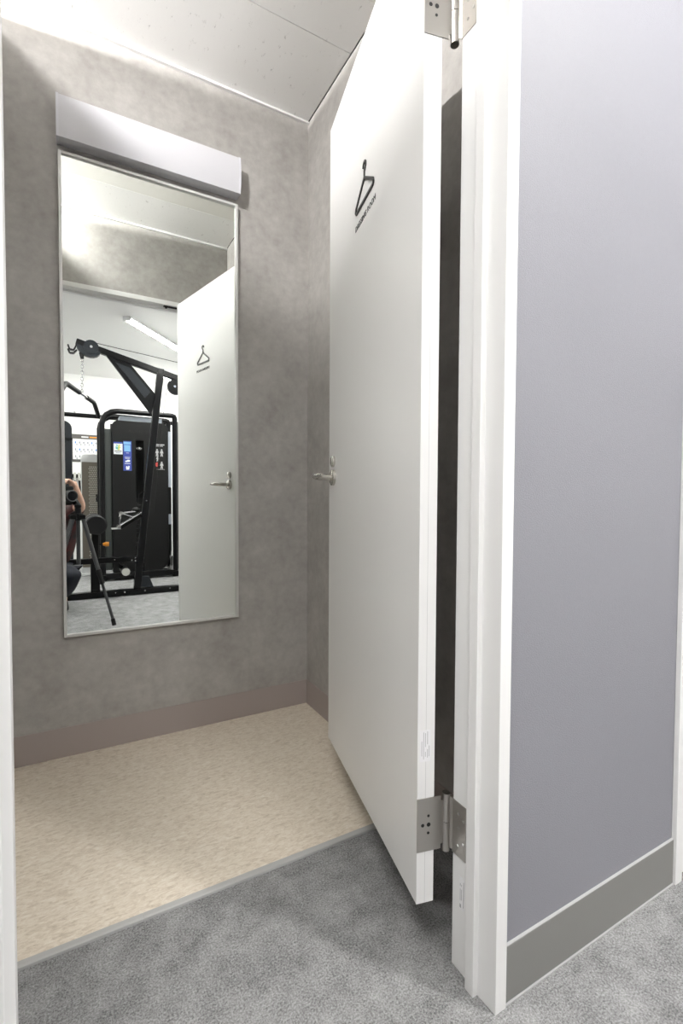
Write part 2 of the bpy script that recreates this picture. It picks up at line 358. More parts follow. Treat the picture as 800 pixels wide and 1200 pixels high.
def lever(sgn):
    y0 = 0 if sgn > 0 else -.0375
    m = MB(); m.cyl((.645, y0, 1.014), (.645, y0+sgn*.008, 1.014), .026, 28); m.cyl((.645, y0+sgn*.008, 1.014), (.645, y0+sgn*.010, 1.014), .026, 28, .022)
    lv = m.build('handle_rose', 'satin_steel', door, smooth=True)
    s = sgn*(1 if sgn > 0 else .7)
    P = [(.645, y0+s*.008, 1.014), (.645, y0+s*.040, 1.015), (.640, y0+s*.058, 1.016), (.625, y0+s*.066, 1.017), (.600, y0+s*.068, 1.018), (.570, y0+s*.065, 1.018), (.548, y0+s*.062, 1.018)]
    MB().tube(P, 0, 14, [.010, .010, .0105, .0105, .0095, .0075, .004]).build('lever', 'satin_steel', lv, smooth=True)
    m = MB(); m.cyl((.645, y0, 1.066), (.645, y0+sgn*.007, 1.066), .0185, 24); m.cyl((.645, y0+sgn*.007, 1.066), (.645, y0+sgn*.0085, 1.066), .0185, 24, .015)
    lk = m.build('lock_rose', 'satin_steel', door, smooth=True)
    if sgn > 0: MB().box((.6438, .0085, 1.058), (.6462, .0088, 1.074)).build('key_slot', 'dark_hole', lk)
    else: MB().box((.642, -.046, 1.054), (.648, -.058, 1.078)).build('thumb_turn', 'satin_steel', lk, .002)
lever(1); lever(-1)
# printed hanger and lettering on the outer face (text runs from free edge to hinge edge)
hc, hz = .348, 1.784
def ribbon(pts, wd, y0=.0002, y1=.0034, closed=False):
    m = MB()
    for i in range(len(pts)-1):
        (a, b), (c, d) = pts[i], pts[i+1]; m.bar((a, (y0+y1)/2, b), (c, (y0+y1)/2, d), y1-y0, wd, side=(0, 1, 0))
    for a, b in pts: m.cyl((a, y0, b), (a, y1, b), wd/2, 10)
    return m
hk = [(hc, hz)]+[(hc, hz+.014)]+[(hc-.011*math.sin(R(t))*1.0, hz+.029-.012*math.cos(R(t))) for t in (20, 60, 100, 140, 180, 220)]
hook = [(hc, hz), (hc, hz+.016), (hc-.006, hz+.021)]+[(hc-.001+.0105*math.cos(R(t)), hz+.030+.0105*math.sin(R(t))) for t in (-120+0, -160, -200, -240, -280, -320, -355)]
tri = [(hc, hz), (hc-.068, hz-.044), (hc-.071, hz-.052), (hc-.066, hz-.058), (hc+.066, hz-.058), (hc+.071, hz-.052), (hc+.068, hz-.044), (hc, hz)]
sg = ribbon(tri, .0072).build('hanger_sign', 'sign_black', door)
ribbon(hook, .0056).build('hanger_hook', 'sign_black', sg)
text_mesh('DRESSING ROOM', .021, lambda x, y, z: (hc-x-.004, .0006+z, 1.687+y), name='door_lettering', parent=door, width=.158)
# stickers on the hinge edge
sk = MB().box((-.0009, -.0045, .420), (-.0005, -.0280, .484)).build('edge_sticker', 'sticker', door)
m = MB()
for y, z0, z1 in ((-.009, .432, .462), (-.013, .425, .480), (-.017, .45, .478), (-.017, .43, .44), (-.0215, .455, .481), (-.0215, .428, .445), (-.025, .43, .452)):
    m.box((-.0011, y-.0006, z0), (-.0009, y+.0006, z1))
m.build('sticker_print', 'sticker', sk).data.materials[0] = MATS['print_grey']

# ------------------------------------------------------------------ mirror and the lamp above it
mr = thing('wall_mirror', 'tall frameless-look mirror in slim aluminium frame on grey wall', 'mirror', (.282, D, .445))
mr['label'] = 'tall rectangular mirror in slim aluminium frame on grey wall'
X0, X1, Z0, Z1 = -.0356, .5998, .4451, 2.1462
MB().box((X0+.006, D-.0125, Z0+.006), (X1-.006, D-.004, Z1-.006)).build('mirror_glass', 'mirror_glass', mr)
mgo = bpy.data.objects['mirror_glass']; 
for a, b in (((X0, D-.021, Z0), (X0+.010, D, Z1)), ((X1-.010, D-.021, Z0), (X1, D, Z1)), ((X0+.010, D-.021, Z0), (X1-.010, D, Z0+.010)), ((X0+.010, D-.021, Z1-.010), (X1-.010, D, Z1))):
    MB().box(a, b).build('frame_rail', 'aluminium', mr, .0012)
# the glass stands a quarter of a degree off the wall (camera sees itself slightly left)
for v in mgo.data.vertices:
    if v.co.y < -.008: v.co.y += (v.co.x-.018)*math.tan(R(.25))
lp = thing('wall_lamp', 'unlit white acrylic box lamp mounted above the mirror', 'lamp', (.277, D, 2.16))
LX0, LX1, LZ0, LZ1, LP = -.0385, .600, 2.169, 2.309, .066
pr = [(D, LZ0+.004), (D-LP*.80, LZ0)]+[(D-LP*(.86+.14*math.sin(math.pi*i/10)), LZ0+(LZ1-LZ0)*i/10) for i in range(11)]+[(D-LP*.80, LZ1), (D, LZ1-.004)]
MB().prism(pr, lambda a, b, t: (t, a, b), LX0+.008, LX1-.008).build('diffuser', 'acrylic', lp, smooth=True)
pc = [(D+(a-D)*1.02, (LZ0+LZ1)/2+(b-(LZ0+LZ1)/2)*1.02) for a, b in pr]
MB().prism(pc, lambda a, b, t: (t, a, b), LX0, LX0+.008).build('end_cap', 'acrylic_cap', lp, smooth=True)
MB().prism(pc, lambda a, b, t: (t, a, b), LX1-.008, LX1).build('end_cap', 'acrylic_cap', lp, smooth=True)

# ------------------------------------------------------------------ ceiling lamps
def batten(x0, y0, ang, ln, mt, label, group=None):
    t = thing('ceiling_lamp', label, 'lamp', (x0, y0, H), R(ang), group, world=False)
    MB().box((0, -.04, -.022), (ln, .04, 0)).build('housing', 'white_paint', t)
    p = [(-.034, -.022)]+[(.034*math.cos(R(180+180*i/8)), -.022+.018*math.sin(R(180+180*i/8))) for i in range(1, 8)]+[(.034, -.022)]
    MB().prism(p, lambda a, b, q: (q, a, b), .01, ln-.01).build('diffuser', mt, t)
    for xx in (0, ln-.01): MB().box((xx, -.04, -.042), (xx+.01, .04, -.0)).build('end_cap', 'white_paint', t)
    return t
GA = -50
batten(.47, -.96, GA, 1.24, 'lamp_on', 'lit linear ceiling lamp above the lat pulldown boom')
batten(.80, -2.60, GA, 1.2, 'lamp_on', 'lit linear ceiling lamp in front of the gym back wall')
batten(-.85, .32, GA, 1.2, 'lamp_on', 'lit linear ceiling lamp by the left part of lavender wall')
batten(.90, .22, GA, 1.24, 'lamp_on', 'lit linear ceiling lamp in front of the closed white door')
batten(-1.6, -1.9, GA, 1.24, 'lamp_on', 'lit linear ceiling lamp far from the doorway above open carpet')
t = thing('ceiling_lamp', 'small lit square lamp in the neighbouring cubicle close to partition', 'lamp', (-.345, .80, H))
MB().box((-.37, .73, H-.012), (-.32, .87, H)).build('housing', 'white_paint', t)
MB().box((-.36, .75, H-.026), (-.33, .85, H-.012)).build('diffuser', 'lamp_next', t)

t = thing('wall_lamp', 'added unseen fill light on far wall of the neighbouring cubicle', 'lamp', (-1.3, 1.45, 2.42))  # invented fill light, out of view, added to brighten the cubicle ceiling
MB().box((-1.3, 1.24, 2.415), (-1.212, 1.66, 2.505)).build('housing', 'white_paint', t)
MB().box((-1.212, 1.25, 2.422), (-1.208, 1.65, 2.498)).build('diffuser', 'fill_far', t)

# ------------------------------------------------------------------ gym: positions read from the reflection, on upright planes whose distance comes from the floor contact
AM = R(.25); MN = Vector((math.sin(AM), -math.cos(AM), .0006)).normalized(); MC = Vector((.3, D-.012, 1.3))
def gp(px, py, Y):
    d = F+CR*((px-400)/FPX)-CU*((py-600)/FPX); o = CP-2*((CP-MC).dot(MN))*MN; d = d-2*d.dot(MN)*MN
    return o+d*((Y-o.y)/d.y)
def at(px, py, Y, dy=0):
    p = gp(px, py, Y); return Vector((p.x, Y+dy, p.z))
YM = -1.07
M = lambda x, y, dy=0: at(x, y, YM, dy)
lat = thing('lat_pulldown_machine', 'black lat pulldown machine with long boom, chain and angled bar', 'gym machine', (.5, YM, 0))
# base
MB().box((-.75, YM-.045, .004), (1.55, YM+.04, .058)).build('base_rail', 'frame_black', lat, .006)
for x in (-.7, 1.42): MB().box((x, YM-.40, .004), (x+.08, YM+.36, .05)).build('base_foot', 'frame_black', lat, .006)
for x in (.36, .44, .62, .85): MB().cyl((x, YM+.041, .04), (x, YM+.046, .04), .006, 8).build('bolt', 'chrome', lat)
# mast, gusset, boom
mb0, mt0 = M(160.3, 694), M(188, 434)
mb0.z = .05
MB().bar(mb0, mt0+(mt0-mb0)*.004, .06, .062, side=(0, 1, 0)).build('mast', 'frame_black', lat, .006)
bt, br = M(89, 401), M(206, 443.5); dv = br-bt
be = bt+dv*1.75
MB().bar(bt, be, .05, .058).build('boom', 'frame_black', lat, .006)
MB().box((be.x-.06, YM-.03, .05), (be.x, YM+.03, be.z+.02)).build('rear_upright', 'frame_black', lat, .006)
g1, g2, g3, g4 = M(123, 416), M(152, 427), M(183, 464), M(177, 487)
gus = MB().prism([(p.x, p.z) for p in (g1, g2, g3, g4)], lambda a, b, t: (a, t, b), YM-.016, YM+.016).build('gusset_plate', 'frame_black', lat, .004)
c = (g1+g2+g3+g4)/4
MB().prism([(c.x+(p.x-c.x)*.80, c.z+(p.z-c.z)*.80) for p in (M(129, 419.5), M(150.5, 428), M(180, 463), M(172, 472))], lambda a, b, t: (a, t, b), YM+.016, YM+.020).build('inset_panel', 'plate_grey', gus)
# boom pulley and its guard
pc_ = M(106.6, 408); 
m = MB(); m.cyl((pc_.x, YM-.02, pc_.z), (pc_.x, YM+.034, pc_.z), .062, 28)
pl = m.build('pulley', 'plate_grey', lat, smooth=True)
MB().cyl((pc_.x, YM+.034, pc_.z), (pc_.x, YM+.041, pc_.z), .012, 12).build('pulley_bolt', 'chrome', pl)
a0 = M(90, 404); a1 = M(118, 414.5); ax = (a1-a0).normalized(); az = Vector((-ax.z, 0, ax.x)); 
gl = (a1-a0).length
poly = [(0, 0), (gl, 0)]+[(gl*(.5+.5*math.cos(math.pi*i/10)), -.075*math.sin(math.pi*i/10)) for i in range(1, 10)]
MB().prism(poly, lambda a, b, t: tuple(a0+ax*a+az*b+Vector((0, t, 0))), -.028, .028).build('pulley_guard', 'plate_grey', lat, .002)
p2 = M(205.5, 454)
m = MB(); m.cyl((p2.x, YM-.02, p2.z), (p2.x, YM+.02, p2.z), .078, 28)
pl = m.build('pulley', 'frame_black', lat, smooth=True)
MB().cyl((p2.x-.01, YM+.02, p2.z), (p2.x-.01, YM+.028, p2.z), .012, 12).build('pulley_bolt', 'chrome', pl)
# bar hooks at the tip
for k, dz in ((0, 0), (1, -.045)):
    m = MB(); q = [M(90, 404+k*7), M(86.5, 411+k*3.5), M(81.5, 410+k*4), M(79.5, 404.5+k*5)]
    for i in range(3): m.bar(q[i], q[i+1], .04, .012)
    m.build('bar_hook', 'frame_black', lat)
# cables
m = MB(); m.tube([M(112, 402.5), M(207, 425), M(240, 432.8)], .0035, 6)
m.build('cable', 'rubber', lat)
MB().tube([M(195.3, 456), M(191, 490), M(186.5, 525), M(184, 560), M(180, 600)], .0032, 6).build('cable', 'rubber', lat)
# chain
m = MB(); q0, q1 = M(96.3, 421), M(96, 461); nl = 11
for i in range(nl):
    p = q0.lerp(q1, (i+.5)/nl); m.torus(p, .010, .0032, ax=((1, 0, 0) if i % 2 else (0, 1, 0)), up=(0, 0, 1), sq=1.9, n=12, m=6)
m.build('chain', 'chrome', lat, smooth=True)
m = MB(); a = M(95.5, 414); m.cyl(a, q0, .022, 14, .014); m.build('cable_stop', 'rubber', lat, smooth=True)
# lat bar, turned almost across the machine
bc = M(96, 462.5); bd = Vector((.285, -.958, 0)).normalized()
S = lambda s, dz=0: bc+bd*s+Vector((0, 0, dz))
lb = MB().tube([S(-.62, -.13), S(-.46, -.01), S(-.42, 0), S(-.2, 0), S(.2, 0), S(.38, 0), S(.42, -.012), S(.55, -.10)], .0135, 12).build('lat_bar', 'chrome', lat, smooth=True)
MB().tube([S(-.63, -.137), S(-.46, -.01), S(-.42, 0), S(-.08, 0)], .021, 12).build('grip', 'rubber', lb, smooth=True)
MB().tube([S(.15, 0), S(.38, 0), S(.42, -.012), S(.56, -.107)], .021, 12).build('grip', 'rubber', lb, smooth=True)
MB().torus(S(0, .012), .014, .005, ax=bd.cross(Vector((0,0,1))), up=(0,0,1)).build('bar_eye', 'chrome', lb, smooth=True)
# seat, seat tube and post, thigh pads
MB().box((-.45, YM-.03, .322), (.60, YM+.03, .372)).build('seat_tube', 'frame_black', lat, .006)
MB().box((.155, YM-.04, .05), (.232, YM+.03, .33)).build('seat_post', 'frame_black', lat, .006)
MB().box((-.62, YM-.16, .372), (-.22, YM+.16, .445)).build('seat', 'pad', lat, .025)
MB().box((-.45, YM-.03, .05), (-.38, YM+.03, .33)).build('seat_post', 'frame_black', lat, .006)
tp = M(111, 614)
MB().box((tp.x-.03, YM-.025, .36), (tp.x+.03, YM+.025, tp.z)).build('pad_post', 'frame_black', lat, .005)
for s in (-1, 1):
    m = MB(); r = .086
    y0 = YM+s*.03; y1 = YM+s*.30
    pts = [(tp.x, y0, tp.z), (tp.x, y0+s*.012, tp.z), (tp.x, y1-s*.012, tp.z), (tp.x, y1, tp.z)]
    m.tube(pts, 0, 28, [r*.86, r, r, r*.88]); m.build('thigh_pad', 'pad', lat, smooth=True)
k0, k1 = M(112, 638), M(127.5, 638); k0.z = k1.z
m = MB(); m.cyl(k0, k0+(k1-k0)*.5, .008, 10); m.build('pin_shaft', 'frame_black', lat)
kn = k0+(k1-k0)*.55
m = MB(); m.cyl(kn, kn+Vector((.022, 0, 0)), .012, 14, .020); m.cyl(kn+Vector((.022, 0, 0)), k1, .022, 14, .020); m.build('adjuster_knob', 'orange', lat, smooth=True)
m = MB(); dc = M(146.2, 669); m.cyl((dc.x, YM-.16, dc.z), (dc.x, YM+.10, dc.z), .034, 22)
rl = m.build('foot_roller', 'frame_black', lat, smooth=True)
m = MB(); m.cyl((dc.x, YM+.10, dc.z), (dc.x, YM+.106, dc.z), .036, 22); m.build('roller_cap', 'disc_white', rl, smooth=True)
MB().bar((dc.x-.09, YM-.02, .34), (dc.x, YM-.02, dc.z), .02, .03).build('roller_bracket', 'frame_black', lat)
# row handle hung on its rest at the mast
h0, h1 = M(165, 603), M(139, 619)
ra = MB().bar(h0, h1, .05, .05).build('handle_rest', 'frame_black', lat, .006)
MB().bar(M(141, 619.5), M(130.5, 620), .09, .010).build('rest_plate', 'aluminium', ra)
m = MB()
A, B, Cc, Dd = M(141, 601.5, .03), M(138.5, 617, .03), M(156, 606.5, .03), M(158, 599.5, .03)
for dy in (-.012, .012):
    v = Vector((0, dy, 0))
    m.tube([A+v, B+v], .007, 8); m.tube([A+v, Dd+v], .007, 8); m.tube([A+v, Cc+v], .005, 8); m.tube([B+v, Cc+v, M(165, 601, .03)+v], .006, 8)
for p in (A, B): m.cyl(p+Vector((0, -.05, 0)), p+Vector((0, .05, 0)), .017, 14)
m.build('row_handle', 'chrome', lat, smooth=True)
m = MB(); m.ball(M(159, 597.5, .03), .034, .03, .024); m.build('ball_stop', 'rubber', lat, smooth=True)
MB().tube([M(160.5, 596, .03), M(160.7, 586, .03), M(162.5, 580, .03), M(166, 577, .03), M(170, 576.5, .03)], .004, 8).build('cable', 'rubber', lat)
tb = [M(163, 688), M(180, 688), M(174.5, 675.5), M(164.5, 675.5)]
MB().prism([(p.x, p.z) for p in tb], lambda a, b, t: (a, t, b), YM-.02, YM+.02).build('foot_gusset', 'plate_grey', lat, .003)
for q in ((171, 587), (158, 653.5), (154, 656.5), (158, 657), (134, 656), (155, 679)): p = M(*q); MB().cyl((p.x, YM+.028, p.z), (p.x, YM+.034, p.z), .006, 8).build('bolt', 'chrome', lat)
# weight stack at the rear (behind the door in the reflection)
for i in range(14): MB().box((be.x-.42, YM-.14, .10+i*.038), (be.x-.16, YM+.14, .134+i*.038)).build('weight_plate', 'frame_black', lat, .003)
for s in (-.08, .08): MB().cyl((be.x-.29, YM+s, .05), (be.x-.29, YM+s, 1.75), .011, 10).build('guide_rod', 'chrome', lat, smooth=True)
MB().box((be.x-.42, YM-.14, .05), (be.x-.16, YM+.14, .098)).build('stack_base', 'frame_black', lat)
MB().box((be.x-.35, YM-.12, 1.75), (be.x, YM+.12, 1.79)).build('stack_head', 'frame_black', lat)

# ------------------------------------------------------------------ weight tower machine behind it
YT = -2.0
T = lambda x, y, dy=0: at(x, y, YT, dy)
tw = thing('weight_tower_machine', 'black weight tower with rounded shroud, stickers and arched tube frame', 'gym machine', (.7, YT, 0))
xa, xb, zt = .312, 1.085, 1.90
pts = [(xa, YT, .02), (xa, YT, zt-.16)]+[(xa+.16-.16*math.cos(R(t)), YT, zt-.16+.16*math.sin(R(t))) for t in (22, 45, 68, 90)]+[(xb-.03, YT, zt), (xb-.008, YT, zt-.008), (xb, YT, zt-.03), (xb, YT, .02)]
MB().tube(pts, .03, 14).build('arch_frame', 'frame_black', tw, smooth=True)
MB().tube([(p[0], YT-.42, p[2]) for p in pts], .03, 14).build('arch_frame', 'frame_black', tw, smooth=True)
for x in (xa, xb): MB().box((x-.03, YT-.45, .004), (x+.03, YT+.04, .07)).build('base_rail', 'frame_black', tw, .006)
MB().box((xa, YT-.03, .02), (xb, YT+.03, .085)).build('base_rail', 'frame_black', tw, .006)
sx0, sx1, sz0, sz1 = .412, 1.008, .10, 1.80
l0, l1, lz = .655, .742, 1.585
out = [(sx0, sz0), (l0, sz0), (l0, lz), (l1, lz), (l1, sz0), (sx1-.10, sz0)]+arc(sx1-.10, sz0+.10, .10, -90, 0, 4)+arc(sx1-.07, sz1-.07, .07, 0, 90, 5)+arc(sx0+.07, sz1-.07, .07, 90, 180, 5)
sh = MB().prism(out, lambda a, b, t: (a, t, b), YT-.02, YT+.012).build('shroud', 'shroud', tw, .004)
MB().box((.337, YT-.30, .12), (.408, YT-.022, 1.70)).build('side_panel', 'shroud_side', tw, .003)
m = MB(); m.box((1.0, YT-.10, 1.06), (1.05, YT-.03, 1.715)); m.build('guide_panel', 'pale_panel', tw)
MB().box((1.0, YT-.10, .30), (1.05, YT-.04, 1.05)).build('guide_panel', 'shroud', tw)
m = MB(); m.box((1.014, YT-.039, .62), (1.046, YT-.035, .74)); m.build('guide_label', 'pale_panel', tw)
MB().box((.50, YT-.28, 1.80), (.95, YT-.06, 1.86)).build('top_plate', 'pale_panel', tw)
MB().box((.42, YT-.34, .10), (1.0, YT-.325, 1.80)).build('back_panel', 'rubber', tw)
MB().box((.42, YT-.45, .085), (1.0, YT-.03, .10)).build('stack_base', 'frame_black', tw)
for i in range(16): MB().box((.50, YT-.30, .13+i*.05), (.92, YT-.08, .176+i*.05)).build('weight_plate', 'rubber', tw, .003)
for x in (.60, .80): MB().cyl((x, YT-.19, .1), (x, YT-.19, 1.82), .012, 10).build('guide_rod', 'chrome', tw, smooth=True)
m = MB(); m.cyl((.698, YT-.19, .93), (.698, YT-.19, 1.80), .005, 8); m.build('stack_cable', 'rubber', tw)
m = MB(); m.cyl((.668, YT-.06, 1.50), (.728, YT-.06, 1.50), .012, 10); m.ball((.70, YT-.05, 1.50), .02); m.build('stack_bolt', 'chrome', tw, smooth=True)
m = MB(); p = T(198, 668); m.box((1.02, YT-.02, .09), (1.055, YT+.02, .25)); m.build('adjuster_bracket', 'chrome', tw, .003)
face = lambda x, y, z: (x, YT+.0125+z, y)
def sticker(name, x0, z0, x1, z1, mt): return MB().box((x0, YT+.012, z0), (x1, YT+.0135, z1)).build(name, mt, sh)
def mark(poly_or_box, mt, par, name='print'):
    for b in poly_or_box:
        m = MB()
        if isinstance(b[0], float): m.box((b[0], YT+.0135, b[1]), (b[2], YT+.0142, b[3]))
        else: m.prism(b, lambda a, c, t: (a, t, c), YT+.0135, YT+.0142)
        m.build(name, mt, par)
# seen in the mirror everything reads reversed; from the gym x runs right to left
s1 = sticker('white_sticker', .428, 1.420, .519, 1.552, 'sticker_white')
mark([(.428, 1.538, .519, 1.556)], 'sticker_blue', s1)
mark([((.452, 1.530), (.474, 1.522), (.474, 1.508), (.456, 1.512)), ((.448, 1.508), (.474, 1.500), (.474, 1.468), (.452, 1.478)), ((.444, 1.492), (.458, 1.486), (.458, 1.474))], 'teal', s1)
mark([((.502, 1.534), (.480, 1.526), (.472, 1.500), (.472, 1.462), (.496, 1.470), (.484, 1.484), (.508, 1.494), (.486, 1.502), (.506, 1.514), (.488, 1.518))], 'lime', s1)
mark([(.438, 1.450, .510, 1.458), (.45, 1.432, .50, 1.437)], 'sign_black', s1)
s2 = sticker('blue_sticker', .526, 1.238, .612, 1.572, 'sticker_blue')
mark([(.530, 1.535, .604, 1.563), (.535, 1.455, .600, 1.528)], 'sticker_sky', s2)
mark([(.545, 1.375, .592, 1.380), (.54, 1.388, .598, 1.392), (.54, 1.316, .598, 1.322), (.555, 1.436, .585, 1.440)]+[rrect(.545, 1.335, .570, 1.352, .008, 3), rrect(.562, 1.338, .596, 1.362, .010, 3)]+[((.556, 1.250), (.585, 1.252), (.590, 1.290), (.578, 1.295), (.574, 1.265), (.566, 1.292), (.553, 1.285))], 'sticker_white', s2)
s3 = sticker('instruction_panel', .865, 1.258, .975, 1.575, 'shroud')
mark([(.872, 1.545, .966, 1.556), (.872, 1.530, .950, 1.537), (.88, 1.262, .968, 1.266)], 'print_grey', s3)
def figure(cx, cz, s=1): return [rrect(cx-.009*s, cz+.022*s, cx+.009*s, cz+.040*s, .0085*s, 3), ((cx-.012*s, cz+.02*s), (cx+.012*s, cz+.02*s), (cx+.02*s, cz-.01*s), (cx+.008*s, cz-.005*s), (cx+.014*s, cz-.045*s), (cx+.004*s, cz-.045*s), (cx, cz-.02*s), (cx-.004*s, cz-.045*s), (cx-.014*s, cz-.045*s), (cx-.008*s, cz-.005*s), (cx-.02*s, cz-.01*s))]
for fg in (figure(.885, 1.46), figure(.935, 1.46), figure(.890, 1.39, .8)):
    for g in fg: mark([g], 'print_grey', s3)
for g in figure(.935, 1.315): mark([g], 'edge_light', s3)
mark([rrect(.868, 1.295, .898, 1.345, .014, 3)], 'red', s3)
text_mesh('SHUA', .045, lambda x, y, z: (.655-x, YT+.0125+z, 1.686+y), name='brand_lettering', m='rubber', parent=sh, width=.16)
lgm = MB()
for pl_ in (((.795, 1.705), (.765, 1.702), (.778, 1.686)), ((.760, 1.668), (.792, 1.671), (.777, 1.688))): lgm.prism(pl_, lambda a, b, t: (a, t, b), YT+.012, YT+.0135)
lgm.build('logo', 'rubber', sh)

# ------------------------------------------------------------------ more gym things behind
bm_ = thing('cable_machine', 'black cable column with high crossbar left of perforated cabinet', 'gym machine', (-.1, -2.6, 0))
o = [(-.26, .06), (.03, .06), (.03, 1.70)]+arc(-.06, 1.74, .09, 0, 90, 5)+arc(-.17, 1.74, .09, 90, 180, 5)+[(-.26, 1.70)]
sc = MB().prism(o, lambda a, b, t: (a, t, b), -2.62, -2.55).build('column_shroud', 'plate_grey', bm_, .006)
MB().box((-.26, -2.548, 1.60), (.036, -2.54, 1.63)).build('shroud_band', 'frame_black', sc)
MB().tube([(-.45, -2.62, 1.913), (.30, -2.62, 1.913), (1.25, -2.62, 1.90)], .026, 12).build('crossbar', 'frame_black', bm_, smooth=True)
MB().box((-.30, -2.75, .004), (.06, -2.45, .06)).build('foot_plate', 'frame_black', bm_, .006)
for x in (-.42, 1.22): MB().box((x-.03, -2.65, .0), (x+.03, -2.59, 1.90)).build('upright', 'frame_black', bm_, .006)
MB().cyl((.058, -2.59, 1.93), (.058, -2.59, 1.945), .02, 12).build('bar_clip', 'chrome', bm_)
pcab = thing('perforated_cabinet', 'tall pale cabinet with perforated brown front panel', 'cabinet', (.215, -2.54, 0))
x0, x1 = .118, .322
out = [(x0, .03), (x1, .03), (x1, 1.36)]+arc(x1-.05, 1.40, .05, 0, 90, 4)+arc(x0+.05, 1.40, .05, 90, 180, 4)
MB().prism(out, lambda a, b, t: (a, t, b), -2.66, -2.545).build('body', 'cabinet_white', pcab, .004)
pp = MB().box((x0+.008, -2.545, .10), (x1-.018, -2.537, 1.355)).build('perforated_panel', 'perforated', pcab)
m = MB()
for j in range(52):
    for i in range(5):
        cx = x0+.085+i*.019+(.0095 if j % 2 else 0); cz = .15+j*.0225
        m.prism([(cx, cz-.0085), (cx+.007, cz), (cx, cz+.0085), (cx-.007, cz)], lambda a, b, t: (a, t, b), -2.5369, -2.5364)
tag(m.build('perforation', 'perf_hole', pp), kind='stuff')
MB().box((x1-.05, -2.537, .88), (x1-.018, -2.525, .97)).build('latch', 'frame_black', pcab, .002)
MB().box((x0-.01, -2.68, 0), (x1+.01, -2.50, .03)).build('foot', 'cabinet_white', pcab, .006)
po = thing('wall_poster', 'exercise poster with dark border and rows of tiny figures on white wall', 'poster', (.22, GY, 1.6))
MB().box((.0, GY, 1.42), (.46, GY+.006, 1.80)).build('poster_sheet', 'poster_grey', po)
MB().box((.045, GY+.006, 1.455), (.42, GY+.008, 1.735)).build('poster_field', 'poster_white', po)
m = MB(); m2 = MB()
for j in range(3):
    for i in range(7):
        x = .07+i*.05; z = 1.70-j*.095
        (m2 if (i*3+j) % 4 == 0 else m).box((x, GY+.008, z-.028), (x+.016, GY+.0085, z)); m.box((x+.018, GY+.008, z-.052), (x+.030, GY+.0085, z-.030))
    m.box((.05, GY+.008, 1.635-j*.095), (.415, GY+.0083, 1.637-j*.095))
tag(m.build('poster_figures', 'poster_mark', po), kind='stuff'); tag(m2.build('poster_figures', 'poster_blue', po), kind='stuff')
m = MB(); m.box((.15, GY+.006, 1.757), (.235, GY+.007, 1.773)); m.build('poster_title', 'poster_white', po)
m = MB(); m.box((.25, GY+.006, 1.757), (.36, GY+.007, 1.773)); m.build('poster_title', 'orange', po)
rk = thing('strap_rack', 'dark wall bar with hanging straps below the exercise poster', 'rack', (.1, GY, 1.1))
MB().box((-.10, GY, 1.20), (.22, GY+.05, 1.25)).build('rack_bar', 'frame_black', rk, .005)
for x in (.05, .10): MB().box((x, GY+.05, 1.16), (x+.03, GY+.09, 1.27)).build('hook_block', 'disc_white', rk, .004)
for x in (.065, .115): MB().tube([(x, GY+.07, 1.2), (x+.015, GY+.08, 1.0), (x+.05, GY+.08, .84)], .012, 8).build('strap', 'rubber', rk)

# ------------------------------------------------------------------ photographer's camera and tripod (their reflection shows in the mirror)
tr = thing('tripod', 'dark carbon photo tripod standing on carpet under the camera', 'tripod', (.045, -.13, 0))
tc = Vector((.045, -.13, .80))
m = MB(); m.cyl(tc+Vector((0, 0, -.03)), tc+Vector((0, 0, .02)), .036, 20); m.cyl(tc+Vector((0, 0, .02)), tc+Vector((0, 0, .06)), .022, 16); m.ball(tc+Vector((0, 0, .075)), .024); m.build('head', 'frame_black', tr, smooth=True)
MB().bar(tc+Vector((0, 0, .075)), (.012, -.178, .935), .05, .022, side=(.488, .873, 0)).build('side_bracket', 'frame_black', tr, .004)
MB().cyl(tc+Vector((0, 0, -.36)), tc, .014, 14).build('centre_column', 'carbon', tr, smooth=True)
m = MB(); m.cyl(tc+Vector((-.01, -.02, .04)), tc+Vector((-.06, -.05, .0)), .009, 10); m.build('lock_knob', 'rubber', tr, smooth=True)
for fx_, fy_ in ((.267, .052), (-.20, .06), (-.21, -.22)):
    top = tc+(Vector((fx_, fy_, tc.z))-tc).normalized()*.036; ft = Vector((fx_, fy_, .012)); d = ft-top
    lg = MB().cyl(top, top+d*.52, .0145, 14).build('leg', 'carbon', tr, smooth=True)
    m = MB(); m.cyl(top+d*.50, top+d*.545, .019, 14); m.cyl(top+d*.545, top+d*.60, .016, 14); m.cyl(top+d*.60, top+d*.63, .018, 14); m.build('leg_clamp', 'rubber', lg, smooth=True)
    m = MB(); m.cyl(top+d*.52, top+d*.60, .0125, 14); m.cyl(top+d*.60, top+d*.97, .0105, 14); m.build('lower_tube', 'carbon', lg, smooth=True)
    m = MB(); m.cyl(top+d*.955, ft-Vector((0, 0, .012)), .0145, 14); m.build('rubber_foot', 'rubber', lg, smooth=True)
    MB().box(top-Vector((.02, .02, .02)), top+Vector((.02, .02, .012))).build('leg_hinge', 'frame_black', lg, .004)
ca = thing('photo_camera', 'black digital camera turned on its side with wide lens on tripod', 'camera', (-.07, -.14, .885))
f2 = Vector((F.x, F.y, 0)).normalized(); r2 = Vector((f2.y, -f2.x, 0)); Z = Vector((0, 0, 1))
L0 = CP-f2*.032+Vector((.026, 0, 0))
def K(a, b, c): return L0+r2*a-f2*b+Z*c
m = MB(); m.cyl(K(0, .004, 0), K(0, .055, 0), .041, 28); m.cyl(K(0, .055, 0), K(0, .11, 0), .036, 28); ln_ = m.build('lens', 'rubber', ca, smooth=True)
m = MB(); m.torus(K(0, .004, 0), .038, .004, ax=f2, n=28); m.build('lens_rim', 'carbon', ln_, smooth=True)
